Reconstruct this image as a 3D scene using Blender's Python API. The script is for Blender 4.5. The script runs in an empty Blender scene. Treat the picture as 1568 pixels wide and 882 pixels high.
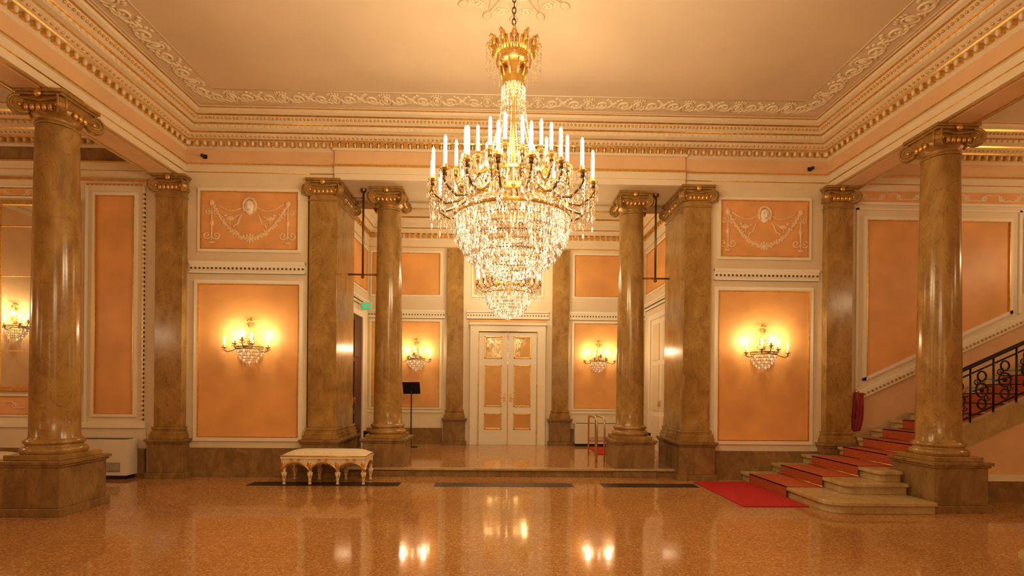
import bpy, math, random
from mathutils import Matrix, Vector, Euler
random.seed(4)
pi=math.pi
sc=bpy.context.scene
sc.view_settings.view_transform='Standard'
sc.view_settings.look='None'
sc.view_settings.exposure=0.0

# ---------------------------------------------------------------- materials
def newmat(name):
    m=bpy.data.materials.new(name); m.use_nodes=True
    nt=m.node_tree; b=nt.nodes['Principled BSDF']
    return m,nt,b
def simple(name,col,rough=.5,metal=0.,noise=0.,scale=4.,bump=0.,emis=None,es=0.,spec=None,coat=0.):
    m,nt,b=newmat(name)
    b.inputs['Base Color'].default_value=(*col,1)
    b.inputs['Roughness'].default_value=rough
    b.inputs['Metallic'].default_value=metal
    if spec is not None: b.inputs['Specular IOR Level'].default_value=spec
    if coat: b.inputs['Coat Weight'].default_value=coat
    tc=nt.nodes.new('ShaderNodeTexCoord')
    if noise>0 or bump>0:
        n=nt.nodes.new('ShaderNodeTexNoise'); n.inputs['Scale'].default_value=scale; n.inputs['Detail'].default_value=6
        nt.links.new(tc.outputs['Object'],n.inputs['Vector'])
    if noise>0:
        r=nt.nodes.new('ShaderNodeValToRGB')
        r.color_ramp.elements[0].position=.3; r.color_ramp.elements[1].position=.7
        r.color_ramp.elements[0].color=(*[c*(1-noise) for c in col],1)
        r.color_ramp.elements[1].color=(*[min(1,c*(1+noise*.6)) for c in col],1)
        nt.links.new(n.outputs['Fac'],r.inputs['Fac']); nt.links.new(r.outputs['Color'],b.inputs['Base Color'])
    if bump>0:
        bp=nt.nodes.new('ShaderNodeBump'); bp.inputs['Strength'].default_value=bump; bp.inputs['Distance'].default_value=.02
        nt.links.new(n.outputs['Fac'],bp.inputs['Height']); nt.links.new(bp.outputs['Normal'],b.inputs['Normal'])
    if emis:
        b.inputs['Emission Color'].default_value=(*emis,1); b.inputs['Emission Strength'].default_value=es
        m.cycles.emission_sampling='NONE'
    return m
def marble(name,c1,c2,vein,rough,scale=3.):
    m,nt,b=newmat(name)
    tc=nt.nodes.new('ShaderNodeTexCoord')
    mp=nt.nodes.new('ShaderNodeMapping'); mp.inputs['Scale'].default_value=(1,1,.55)
    nt.links.new(tc.outputs['Object'],mp.inputs['Vector'])
    n=nt.nodes.new('ShaderNodeTexNoise'); n.inputs['Scale'].default_value=scale; n.inputs['Detail'].default_value=8; n.inputs['Distortion'].default_value=1.2
    nt.links.new(mp.outputs['Vector'],n.inputs['Vector'])
    r=nt.nodes.new('ShaderNodeValToRGB'); e=r.color_ramp.elements
    e[0].position=.32; e[0].color=(*c2,1); e[1].position=.68; e[1].color=(*c1,1)
    nt.links.new(n.outputs['Fac'],r.inputs['Fac'])
    n2=nt.nodes.new('ShaderNodeTexNoise'); n2.inputs['Scale'].default_value=scale*1.3; n2.inputs['Detail'].default_value=10; n2.inputs['Distortion'].default_value=2.5
    nt.links.new(mp.outputs['Vector'],n2.inputs['Vector'])
    r2=nt.nodes.new('ShaderNodeValToRGB'); e=r2.color_ramp.elements
    e[0].position=.48; e[0].color=(0,0,0,1); e[1].position=.50; e[1].color=(.5,.5,.5,1)
    x=e.new(.52); x.color=(0,0,0,1)
    nt.links.new(n2.outputs['Fac'],r2.inputs['Fac'])
    mx=nt.nodes.new('ShaderNodeMixRGB'); mx.inputs['Color2'].default_value=(*vein,1)
    nt.links.new(r2.outputs['Color'],mx.inputs['Fac']); nt.links.new(r.outputs['Color'],mx.inputs['Color1'])
    nt.links.new(mx.outputs['Color'],b.inputs['Base Color'])
    b.inputs['Roughness'].default_value=rough
    return m
M={}
M['marble']=marble('ochre_marble',(.47,.285,.085),(.27,.145,.036),(.16,.075,.02),.18)
M['stone']=marble('brown_marble',(.33,.20,.075),(.21,.12,.045),(.13,.065,.025),.25,5.)
M['step']=marble('step_marble',(.58,.44,.22),(.44,.31,.13),(.30,.2,.09),.25,4.)
M['cap']=simple('gilded_stone',(.40,.23,.06),.35,.35,.3,14,.2)
M['orange']=simple('orange_stucco',(.82,.42,.14),.42,0,.18,1.6,.06)
M['peach']=simple('peach_paint',(.80,.53,.29),.5,0,.10,2)
M['relieforange']=simple('relief_ground',(.82,.43,.17),.55,0,.12,4)
M['cream']=simple('cream_paint',(.82,.71,.51),.45,0,.05,3)
M['white']=simple('white_paint',(.90,.84,.69),.4)
M['relief']=simple('relief_plaster',(.88,.64,.39),.5)
M['ceilrelief']=simple('ceiling_relief_plaster',(.88,.75,.53),.5)
M['ceil']=simple('ceiling_paint',(.73,.58,.40),.6,0,.08,.8)
M['gold']=simple('gold_leaf',(.80,.50,.14),.32,.85,.2,20)
M['bronze']=simple('dark_bronze',(.20,.12,.045),.35,.8)
M['brass']=simple('brass',(.75,.52,.2),.25,.95)
M['black']=simple('black_metal',(.015,.013,.012),.4,.3)
M['grille']=simple('dark_grille',(.04,.025,.015),.45)
M['carpet']=simple('red_carpet',(.50,.03,.015),.9,0,.2,60,.4)
M['carpet2']=simple('stair_carpet',(.44,.085,.02),.9,0,.2,60,.4)
M['mat']=simple('bright_red_mat',(.48,.008,.012),.9,0,.2,60,.4)
M['velvet']=simple('red_velvet',(.22,.01,.01),.8)
M['wood']=simple('dark_wood',(.07,.02,.01),.35,0,.3,8)
M['fabric']=simple('cream_upholstery',(.82,.70,.48),.8,0,.1,30,.2)
M['plastic']=simple('white_plastic',(.78,.70,.56),.4)
M['green']=simple('exit_green',(.02,.45,.16),.4,emis=(.1,1,.4),es=.4)
M['mirror']=simple('mirror_glass',(.90,.88,.76),.02,1.)
M['pane']=simple('door_glass',(.80,.64,.38),.03,.9)
M['candle']=simple('candle_tube',(.95,.9,.78),.4,emis=(1,.86,.62),es=1.1)
M['flame']=simple('flame_bulb',(1,.95,.8),.3,emis=(1,.84,.56),es=28.)
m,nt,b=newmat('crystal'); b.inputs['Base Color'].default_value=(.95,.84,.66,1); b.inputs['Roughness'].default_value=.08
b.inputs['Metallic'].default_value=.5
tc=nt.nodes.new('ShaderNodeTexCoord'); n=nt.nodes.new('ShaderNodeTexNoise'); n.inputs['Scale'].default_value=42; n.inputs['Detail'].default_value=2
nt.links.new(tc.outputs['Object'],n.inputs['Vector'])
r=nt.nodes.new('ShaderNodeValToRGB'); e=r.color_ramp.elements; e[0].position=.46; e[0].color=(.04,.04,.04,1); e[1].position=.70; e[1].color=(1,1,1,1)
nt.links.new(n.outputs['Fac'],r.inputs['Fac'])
mm=nt.nodes.new('ShaderNodeMath'); mm.operation='MULTIPLY'; mm.inputs[1].default_value=2.3  # patchy glow painted in for sparkle; crystals give no light of their own
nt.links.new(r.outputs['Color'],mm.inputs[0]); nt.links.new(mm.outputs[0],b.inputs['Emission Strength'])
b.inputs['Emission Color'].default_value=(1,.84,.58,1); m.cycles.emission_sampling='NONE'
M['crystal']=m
M['crystal_dim']=simple('crystal_dim',(.80,.62,.40),.08,.65,.5,60,emis=(1,.74,.42),es=.12)  # dimmer copy, faint painted glow in place of light caught by crystal
# terrazzo
m,nt,b=newmat('terrazzo'); tc=nt.nodes.new('ShaderNodeTexCoord')
v=nt.nodes.new('ShaderNodeTexVoronoi'); v.inputs['Scale'].default_value=70
nt.links.new(tc.outputs['Object'],v.inputs['Vector'])
sp=nt.nodes.new('ShaderNodeSeparateColor'); nt.links.new(v.outputs['Color'],sp.inputs[0])
r=nt.nodes.new('ShaderNodeValToRGB'); e=r.color_ramp.elements
e[0].position=0; e[0].color=(.36,.16,.05,1); e[1].position=1; e[1].color=(.74,.46,.21,1)
x=e.new(.4); x.color=(.50,.245,.08,1); x=e.new(.84); x.color=(.54,.28,.10,1)
nt.links.new(sp.outputs[0],r.inputs['Fac'])
n=nt.nodes.new('ShaderNodeTexNoise'); n.inputs['Scale'].default_value=.7; n.inputs['Detail'].default_value=5
nt.links.new(tc.outputs['Object'],n.inputs['Vector'])
r2=nt.nodes.new('ShaderNodeValToRGB'); e=r2.color_ramp.elements; e[0].position=.3; e[0].color=(.80,.76,.7,1); e[1].position=.7; e[1].color=(1,1,1,1)
nt.links.new(n.outputs['Fac'],r2.inputs['Fac'])
mx=nt.nodes.new('ShaderNodeMixRGB'); mx.blend_type='MULTIPLY'; mx.inputs['Fac'].default_value=1
nt.links.new(r.outputs['Color'],mx.inputs['Color1']); nt.links.new(r2.outputs['Color'],mx.inputs['Color2'])
nt.links.new(mx.outputs['Color'],b.inputs['Base Color'])
b.inputs['Roughness'].default_value=.08; b.inputs['Specular IOR Level'].default_value=.65
n3=nt.nodes.new('ShaderNodeTexNoise'); n3.inputs['Scale'].default_value=5
nt.links.new(tc.outputs['Object'],n3.inputs['Vector'])
bp=nt.nodes.new('ShaderNodeBump'); bp.inputs['Strength'].default_value=.03; bp.inputs['Distance'].default_value=.02
nt.links.new(n3.outputs['Fac'],bp.inputs['Height']); nt.links.new(bp.outputs['Normal'],b.inputs['Normal'])
M['terrazzo']=m

# ---------------------------------------------------------------- mesh builder
class MB:
    def __init__(s): s.v=[];s.f=[];s.m=[];s.sm=[];s.T=Matrix.Identity(4);s.mats=[]
    def mi(s,k):
        if k not in s.mats: s.mats.append(k)
        return s.mats.index(k)
    def add(s,vs,fs,mat,smooth=False):
        o=len(s.v); T=s.T
        s.v.extend([tuple(T@Vector(p)) for p in vs])
        i=s.mi(mat)
        for f in fs:
            s.f.append([a+o for a in f]); s.m.append(i); s.sm.append(smooth)
    def box(s,x0,x1,y0,y1,z0,z1,mat):
        vs=[(x,y,z) for z in(z0,z1) for y in(y0,y1) for x in(x0,x1)]
        s.add(vs,[(0,2,3,1),(4,5,7,6),(0,1,5,4),(2,6,7,3),(0,4,6,2),(1,3,7,5)],mat)
    def poly(s,pts,y0,y1,mat):
        n=len(pts)
        vs=[(p[0],y0,p[1]) for p in pts]+[(p[0],y1,p[1]) for p in pts]
        fs=[list(range(n)),list(range(2*n-1,n-1,-1))]+[(i,i+n,(i+1)%n+n,(i+1)%n) for i in range(n)]
        s.add(vs,fs,mat)
    def slab(s,pts,z0,z1,mat):
        n=len(pts)
        vs=[(p[0],p[1],z0) for p in pts]+[(p[0],p[1],z1) for p in pts]
        fs=[list(range(n-1,-1,-1)),list(range(n,2*n))]+[(i,(i+1)%n,(i+1)%n+n,i+n) for i in range(n)]
        s.add(vs,fs,mat)
    def lathe(s,prof,c=(0,0,0),n=24,mat='gold',smooth=True,a0=0,a1=2*pi):
        full=abs(a1-a0-2*pi)<1e-4; k=n if full else n+1
        vs=[];fs=[]
        for r,z in prof:
            for i in range(k):
                a=a0+(a1-a0)*i/n
                vs.append((c[0]+r*math.cos(a),c[1]+r*math.sin(a),c[2]+z))
        for j in range(len(prof)-1):
            for i in range(n):
                i2=(i+1)%k
                fs.append((j*k+i,j*k+i2,(j+1)*k+i2,(j+1)*k+i))
        s.add(vs,fs,mat,smooth)
    def tube(s,pts,r,n=6,mat='gold',closed=False,taper=None):
        pts=[Vector(p) for p in pts]; N=len(pts); vs=[];fs=[]
        up=None
        for i,p in enumerate(pts):
            if closed: t=pts[(i+1)%N]-pts[(i-1)%N]
            else: t=pts[min(i+1,N-1)]-pts[max(i-1,0)]
            if t.length<1e-9: t=Vector((0,0,1))
            t.normalize()
            if up is None:
                up=Vector((0,0,1)) if abs(t.z)<.9 else Vector((1,0,0))
            a=up-t*up.dot(t)
            if a.length<1e-5: a=t.orthogonal()
            a.normalize(); up=a; b=t.cross(a)
            rr=r if taper is None else r*(taper[0]+(taper[1]-taper[0])*i/(N-1))
            for j in range(n):
                q=2*pi*j/n
                vs.append(tuple(p+a*math.cos(q)*rr+b*math.sin(q)*rr))
        for i in range(N if closed else N-1):
            i2=(i+1)%N
            for j in range(n):
                j2=(j+1)%n
                fs.append((i*n+j,i*n+j2,i2*n+j2,i2*n+j))
        if not closed:
            fs.append(list(range(n-1,-1,-1))); fs.append([(N-1)*n+j for j in range(n)])
        s.add(vs,fs,mat,True)
    def octa(s,c,r,h,mat='crystal'):
        x,y,z=c
        s.add([(x+r,y,z),(x,y+r,z),(x-r,y,z),(x,y-r,z),(x,y,z+h),(x,y,z-h)],
              [(0,1,4),(1,2,4),(2,3,4),(3,0,4),(1,0,5),(2,1,5),(3,2,5),(0,3,5)],mat)
    def ell(s,c,rx,ry,rz,mat,n=10,m=6):
        vs=[];fs=[]
        for j in range(m+1):
            t=pi*j/m
            for i in range(n):
                a=2*pi*i/n
                vs.append((c[0]+rx*math.sin(t)*math.cos(a),c[1]+ry*math.sin(t)*math.sin(a),c[2]+rz*math.cos(t)))
        for j in range(m):
            for i in range(n):
                i2=(i+1)%n
                fs.append((j*n+i,(j+1)*n+i,(j+1)*n+i2,j*n+i2))
        s.add(vs,fs,mat,True)
    def build(s,name,bevel=0,loc=(0,0,0)):
        me=bpy.data.meshes.new(name); me.from_pydata(s.v,[],s.f)
        for k in s.mats: me.materials.append(M[k])
        me.polygons.foreach_set('material_index',s.m); me.polygons.foreach_set('use_smooth',s.sm)
        me.update()
        o=bpy.data.objects.new(name,me); o.location=loc; sc.collection.objects.link(o)
        if bevel:
            bv=o.modifiers.new('bevel','BEVEL'); bv.width=bevel; bv.segments=2; bv.limit_method='ANGLE'; bv.angle_limit=math.radians(50)
        return o
def dup(o,loc,rot=0,scale=1,name=None):
    d=bpy.data.objects.new(name or o.name.split('.')[0],o.data); d.location=loc; d.rotation_euler=(0,0,rot)
    d.scale=(scale,)*3 if not isinstance(scale,tuple) else scale
    sc.collection.objects.link(d)
    for md in o.modifiers:
        bv=d.modifiers.new('bevel','BEVEL'); bv.width=md.width; bv.segments=2; bv.limit_method='ANGLE'; bv.angle_limit=md.angle_limit
    return d
def parent(c,p):
    bpy.context.view_layer.update(); c.parent=p; c.matrix_parent_inverse=p.matrix_world.inverted()
def arc(f,n): return [f(i/(n-1)) for i in range(n)]
def spiral(cx,cz,y,R,turns,sgn=1,a0=0,r1=.15,n=26):
    return [(cx+sgn*math.cos(a0+2*pi*turns*t)*R*(1-(1-r1)*t), y, cz+math.sin(a0+2*pi*turns*t)*R*(1-(1-r1)*t)) for t in [i/(n-1) for i in range(n)]]

DZ=-.07
H0=4.9+DZ; CE=5.8+DZ; XI=5.27; XO=5.77; YB=8.4; YR=12.0; YF=-5.0; XW=9.6; PZ=.14; LX=3.25; LC=5.42

# ---------------------------------------------------------------- shell
b=MB(); b.box(-XW,XW,YF,8.62,-.2,0,'terrazzo'); b.build('floor')
b=MB(); b.box(-LX,LX,8.62,YR,0,PZ-.03,'step'); b.box(-LX,LX,8.57,YR,PZ-.03,PZ,'terrazzo'); b.box(-LX,LX,8.50,8.60,PZ-.035,PZ+.001,'step')
b.box(-LX,LX,8.54,8.62,0,PZ-.035,'stone'); b.build('floor_lobby_platform',.004)
b=MB(); b.box(-XW,XW,YF,YB+.95,CE,CE+.2,'ceil'); b.build('ceiling')
b=MB(); b.box(-LX,LX,YB+.95,YR,LC,LC+.2,'cream'); b.build('ceiling_lobby')
b=MB(); b.box(-XW,-3.3,YB,YB+.95,0,CE,'cream'); b.build('wall_back_left')
b=MB(); b.box(3.3,XW,YB,YB+.95,0,CE,'cream'); b.build('wall_back_right')
b=MB(); b.box(-3.3,3.3,YB,YB+.95,H0,CE,'cream'); b.build('wall_back_header')
b=MB(); b.box(-LX-.2,-LX,YB+.95,YR+.2,0,CE,'cream'); b.build('wall_lobby_left')
b=MB(); b.box(LX,LX+.2,YB+.95,YR+.2,0,CE,'cream'); b.build('wall_lobby_right')
b=MB(); b.box(-LX,LX,YR,YR+.2,0,CE,'cream'); b.build('wall_lobby_back')
b=MB(); b.box(-XW-.2,-XW,YF,YB+.95,0,CE,'peach'); b.build('wall_left')
b=MB(); b.box(XW,XW+.2,YF,YB+.95,0,CE,'peach'); b.build('wall_right')
b=MB(); b.box(-XW,XW,YF-.2,YF,0,CE,'peach'); b.build('wall_front')
b=MB(); b.box(-XO,-XI,YF,YB,H0,CE,'cream'); b.box(XI,XO,YF,YB,H0,CE,'cream')
for sx in(-1,1):
    xa,xb=sorted((sx*(XI+.1),sx*(XO-.1)))
    b.box(xa,xb,YF,YB-.3,H0-.010,H0,'peach')
    for xx in (sx*(XI+.05),sx*(XO-.05)): b.box(xx-.010,xx+.010,YF,YB,H0-.012,H0,'gold')
b.build('ceiling_beams')

# entablature
PROF=[(0.004,4.895,'cream'),(0.004,4.99,'gold'),(.02,5.0,'cream'),(.02,5.10,'cream'),(.05,5.105,'gold'),(.05,5.13,'cream'),(0.006,5.14,'peach'),(.006,5.355,'cream'),
(.03,5.375,'cream'),(.03,5.47,'cream'),(.10,5.475,'gold'),(.11,5.495,'cream'),(.14,5.50,'cream'),(.21,5.54,'gold'),(.225,5.56,'cream'),(.29,5.575,'cream'),(.29,5.635,'gold'),
(.32,5.65,'cream'),(.36,5.67,'cream'),(.41,5.71,'gold'),(.43,5.73,'cream'),(.48,5.75,'cream'),(.50,5.78,'gold'),(.53,5.785,'cream'),(.53,5.80,'cream')]
PROF=[(p,z+DZ,m_) for p,z,m_ in PROF]
def sweep(mb,x0,x1,y0,y1,prof,friezemat=None):
    n=len(prof); vs=[];
    for p,z,_ in prof: vs+= [(x0+p,y0+p,z),(x1-p,y0+p,z),(x1-p,y1-p,z),(x0+p,y1-p,z)]
    for j in range(n-1):
        mt=prof[j][2]
        if friezemat and mt=='peach': mt=friezemat
        mb.add([vs[j*4+i] for i in range(4)]+[vs[j*4+4+i] for i in range(4)],[(i,(i+1)%4,(i+1)%4+4,i+4) for i in range(4)],mt)
def row(mb,x0,x1,y0,y1,p,step,fn):
    for (ax,ay,bx,by,nx,ny) in [(x0,y0,x1,y0,0,1),(x1,y0,x1,y1,-1,0),(x0,y1,x1,y1,0,-1),(x0,y0,x0,y1,1,0)]:
        L=math.hypot(bx-ax,by-ay)-2*p-.02; k=max(1,int(L/step)); 
        dx,dy=(bx-ax),(by-ay); D=math.hypot(dx,dy); dx/=D;dy/=D
        for i in range(k):
            t=p+.01+(i+.5)*L/k
            X=ax+dx*t+nx*p; Y=ay+dy*t+ny*p
            fn(mb,X,Y,dx,dy,nx,ny)
def dentil(z0,z1,w,d,mat):
    def f(mb,X,Y,dx,dy,nx,ny):
        if dx: mb.box(X-w/2,X+w/2,*sorted((Y-ny*.005,Y+ny*d)),z0,z1,mat)
        else: mb.box(*sorted((X-nx*.005,X+nx*d)),Y-w/2,Y+w/2,z0,z1,mat)
    return f
def egg(z,rx,rz,mat):
    def f(mb,X,Y,dx,dy,nx,ny): mb.ell((X,Y,z),rx,rx,rz,mat,8,5)
    return f
def entab(name,x0,x1,y0,y1,fm=None):
    mb=MB(); sweep(mb,x0,x1,y0,y1,PROF,fm)
    row(mb,x0,x1,y0,y1,.03,.125,dentil(5.40+DZ,5.475+DZ,.07,.055,'gold'))
    row(mb,x0,x1,y0,y1,.03,.125,lambda m_,X,Y,dx,dy,nx,ny: m_.ell((X+nx*.055,Y+ny*.055,5.435+DZ),.024,.024,.04,'cream',8,5))
    row(mb,x0,x1,y0,y1,.16,.07,egg(5.515+DZ,.02,.02,'gold'))
    row(mb,x0,x1,y0,y1,.29,.09,dentil(5.585+DZ,5.625+DZ,.05,.012,'ceilrelief'))
    row(mb,x0,x1,y0,y1,.385,.06,egg(5.685+DZ,.018,.022,'gold'))
    return mb.build(name)
entab('trim_cornice_main',-XI,XI,YF,YB)
entab('trim_cornice_left_aisle',-XW,-XO,YF,YB,'stone')
entab('trim_cornice_right_aisle',XO,XW,YF,YB)
b=MB(); q=2.86
b.box(-q,q,YB-.055,YB,H0-.004,H0+.09,'cream'); b.box(-q,q,YB-.075,YB,H0+.09,5.10+DZ,'cream'); b.box(-q-.02,q+.02,YB-.10,YB,5.10+DZ,5.13+DZ,'gold'); b.box(-q,q,YB-.05,YB,5.14+DZ,5.36+DZ,'peach')
b.box(-q-.03,q+.03,YB-.08,YB,5.36+DZ,5.395+DZ,'cream')
for i in range(46): 
    x=-q+.03+i*(2*q-.06)/45; b.box(x-.035,x+.035,YB-.13,YB-.07,5.40+DZ,5.475+DZ,'gold')
b.box(-q-.03,q+.03,YB-.085,YB,5.395+DZ,5.475+DZ,'cream')
b.build('trim_opening_entablature')
LP=[(0.003,4.70,'cream'),(0.02,4.72,'gold'),(.02,4.74,'cream'),(.02,4.90,'cream'),(.05,4.92,'cream'),(.05,5.02,'gold'),(.08,5.04,'cream'),(.16,5.12,'gold'),(.18,5.14,'cream'),(.2,5.24,'cream'),(.3,5.32,'gold'),(.32,5.35,'cream'),(.36,LC,'cream')]
b=MB(); sweep(b,-LX,LX,YB+.95,YR,LP); row(b,-LX,LX,YB+.95,YR,.05,.13,dentil(4.93,5.01,.07,.05,'gold')); b.build('trim_cornice_lobby')

# ceiling relief
def reliefunit(mb):
    y=0
    for sgn in(1,-1):
        mb.tube(spiral(sgn*.20,.01,y,.115,1.6,sgn,pi,.1),.017,5,'ceilrelief')
        mb.tube(arc(lambda t:(sgn*(.06+.34*t),y,-.11+.20*t*t+.05*math.sin(t*6)),10),.015,5,'ceilrelief')
        for k in range(5):
            a=pi/2+sgn*(-.5-.35*k)
            mb.ell((sgn*.2+.155*math.cos(a),y,.01+.155*math.sin(a)),.032,.012,.026,'ceilrelief',6,4)
    mb.tube([(.06*math.cos(a),y,.01+.10*math.sin(a)) for a in [2*pi*i/16 for i in range(16)]],.014,5,'ceilrelief',True)
    mb.ell((0,y,.01),.04,.018,.07,'ceilrelief',8,5)
    for k in range(5):
        a=pi/2+(k-2)*.38; mb.ell((.15*math.cos(a)*.7,y,.05+.13*math.sin(a)*.8),.016,.012,.034,'ceilrelief',6,4)
b=MB()
def place(mb,cx,cy,ang,fn):
    mb.T=Matrix.Translation((cx,cy,CE-.004))@Matrix.Rotation(ang,4,'Z')@Matrix.Rotation(pi/2,4,'X')
    fn(mb); mb.T=Matrix.Identity(4)
off=.76
nx_=12
for i in range(nx_):
    x=-(XI-off)+ (i+.5)*(2*(XI-off))/nx_
    place(b,x,YB-off,0,reliefunit)
for sx,ang in((-1,pi/2),(1,-pi/2)):
    for i in range(16):
        place(b,sx*(XI-off),YB-off-(i+.5)*.76,ang,reliefunit)
for o_ in(.57,.97):
    pts=[(-(XI-o_),YF+o_,CE),(XI-o_,YF+o_,CE),(XI-o_,YB-o_,CE),(-(XI-o_),YB-o_,CE)]
    for i in range(4):
        p,q=pts[i],pts[(i+1)%4]; b.tube([p,q],.010,5,'ceilrelief')
b.build('trim_ceiling_relief')
CY=5.1
b=MB()
for k in range(16):
    a=2*pi*k/16
    def leaf(mb):
        mb.tube(arc(lambda t:(.05*math.sin(t*pi),0,.15+.6*t),8),.014,5,'ceil',taper=(1,.6))
        mb.tube(arc(lambda t:(-.05*math.sin(t*pi),0,.15+.6*t),8),.014,5,'ceil',taper=(1,.6))
        mb.ell((0,0,.8),.05,.014,.07,'ceil',8,5)
        mb.tube(spiral(.12,.68,0,.06,1.4,1,pi,.1,16),.012,5,'ceilrelief')
        mb.tube(spiral(-.12,.68,0,.06,1.4,-1,pi,.1,16),.012,5,'ceilrelief')
    place(b,-.03,CY,a,leaf)
for R in(.14,.5):
    b.tube([(-.03+R*math.cos(2*pi*i/48),CY+R*math.sin(2*pi*i/48),CE) for i in range(48)],.014,5,'ceilrelief',True)
b.build('ceiling_rosette')

# ---------------------------------------------------------------- columns
def volute(mb,cx,cy,cz,ang,R=.106,th=.08,mat='cap'):
    d=Vector((math.cos(ang),math.sin(ang),0)); a=Vector((-math.sin(ang),math.cos(ang),0)); c=Vector((cx,cy,cz))
    n=16; vs=[];fs=[]
    for s_ in(-1,1):
        for i in range(n):
            q=2*pi*i/n; vs.append(tuple(c+d*math.cos(q)*R*.9+Vector((0,0,1))*math.sin(q)*R*.9+a*s_*th*.4))
    fs=[list(range(n)),list(range(2*n-1,n-1,-1))]+[(i,i+n,(i+1)%n+n,(i+1)%n) for i in range(n)]
    mb.add(vs,fs,mat)
    for s_ in(-1,1):
        pts=[]
        for i in range(30):
            t=i/29; q=pi/2-2*pi*2.2*t; r=R*(1-.86*t)
            pts.append(tuple(c+d*math.cos(q)*r+Vector((0,0,1))*math.sin(q)*r+a*s_*th*.45))
        mb.tube(pts,.015,5,mat,taper=(1,.6))
        e=c+a*s_*th*.45
        mb.ell(tuple(e),.024,.024,.024,'gold',8,5)
def capital(mb,hw,hd,rnd,corners,back=0):
    z1=H0
    yb=hd if not back else back
    A=.055
    yy=(-hd-A, hd+A if not back else yb)
    mb.box(-hw-A,hw+A,yy[0],yy[1],z1-.04,z1,'cap')
    mb.box(-hw-A+.02,hw+A-.02,yy[0]+.02,yy[1]-(.02 if not back else 0),z1-.07,z1-.04,'cap')
    mb.box(-hw-.01,hw+.01,-hd-.01,(hd+.01) if not back else yb,z1-.18,z1-.07,'cap')
    if rnd:
        mb.lathe([(hw-.04,z1-.36),(hw-.01,z1-.35),(hw-.01,z1-.33),(hw-.04,z1-.32),(hw-.04,z1-.28),(hw+.0,z1-.25),(hw+.03,z1-.18),(hw+.0,z1-.14)],n=32,mat='cap')
    else:
        mb.box(-hw-.015,hw+.015,-hd-.015,(hd+.015) if not back else yb,z1-.36,z1-.335,'cap')
        mb.box(-hw-.03,hw+.03,-hd-.03,(hd+.03) if not back else yb,z1-.25,z1-.18,'cap')
    for k in range(-2,3):
        mb.ell((k*hw*.3,-hd-.035,z1-.21),.03,.025,.04,'gold',8,5)
        if not back and k in(-1,0,1):
            for s_ in(-1,1): mb.ell((s_*(hw+.035),k*hd*.3,z1-.21),.025,.03,.04,'gold',8,5)
    for s_ in ((-1,) if back else (-1,1)):
        mb.tube([(-hw,s_*(hd+.03),z1-.10),(0,s_*(hd+.01),z1-.125),(hw,s_*(hd+.03),z1-.10)],.020,6,'cap')
    mb.ell((0,-hd-.05,z1-.06),.045,.025,.045,'gold',8,6)
    for (sx,sy) in corners:
        volute(mb,sx*(hw+.008),sy*(hd+.008),z1-.185,math.atan2(sy,sx))
def pedestal(mb,hw,hd,z,back=None,mat='stone'):
    def bx(e,za,zb,m_): mb.box(-hw-e,hw+e,-hd-e,(hd+e) if back is None else back,za,zb,m_)
    bx(.03,0,.09,mat); bx(.0,.09,z-.07,mat); bx(.02,z-.07,z-.04,mat); bx(.04,z-.04,z,mat)
def round_column(name,x,y,w=.34):
    mb=MB(); pedestal(mb,w,w,.62)
    mb.box(-.31,.31,-.31,.31,.62,.68,'marble')
    prof=[(.30,.68),(.315,.70),(.315,.73),(.295,.755),(.27,.76),(.265,.785),(.285,.80),(.285,.825),(.262,.845),(.248,.85),(.245,.87)]
    prof+=[(.238-.036*(t**1.6),.88+t*(H0-.36-.88)) for t in [i/14 for i in range(15)]]
    mb.lathe(prof,n=48,mat='marble')
    capital(mb,.225,.225,True,[(-1,-1),(1,-1),(-1,1),(1,1)])
    return mb.build(name,.008,(x,y,0))
c0=round_column('marble_column',-2.08,8.87)
dup(c0,(2.11,8.87,0))
c1=round_column('marble_column',-5.40,6.17)
dup(c1,(5.52,6.50,0))
for yy in(2.2,-1.8):
    for sx in(-1,1): dup(c1,(sx*5.5,yy,0))
def pier(name,x):
    mb=MB(); hw=.225; y0=8.34; y1=9.30; hd=(y1-y0)/2
    pedestal(mb,hw+.07,hd+.07,.62)
    for e,za,zb in((.06,.62,.69),(.045,.69,.74),(.02,.74,.77),(.03,.77,.81)): mb.box(-hw-e,hw+e,-hd-e,hd+e,za,zb,'marble')
    mb.box(-hw,hw,-hd,hd,.81,H0-.1,'marble')
    capital(mb,hw,hd,False,[(-1,-1),(1,-1),(-1,1),(1,1)])
    return mb.build(name,.006,(x,(y0+y1)/2,0))
pier('marble_pier',-3.03); pier('marble_pier',3.07)
def pilaster(name,x,y,hw=.215,dep=.13,top=H0,base=0,cap=True):
    mb=MB(); bk=dep/2
    hd=dep/2
    pedestal(mb,hw+.06,hd+.05,.62,back=bk)
    for e,za,zb in((.05,.62,.69),(.035,.69,.74),(.015,.74,.77),(.025,.77,.81)): mb.box(-hw-e,hw+e,-hd-e,bk,za,zb,'marble')
    mb.box(-hw,hw,-hd,bk,.81,top-.1 if cap else top,'marble')
    if cap: capital(mb,hw,hd,False,[(-1,-1),(1,-1)],back=bk)
    return mb.build(name,.005,(x,y-bk-.003,base))
pilaster('corner_pilaster',-5.44,YB); pilaster('corner_pilaster',5.40,YB)
for x in(-1.21,1.24): pilaster('lobby_pilaster',x,YR,.19,.1,4.55,PZ,cap=False)

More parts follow.
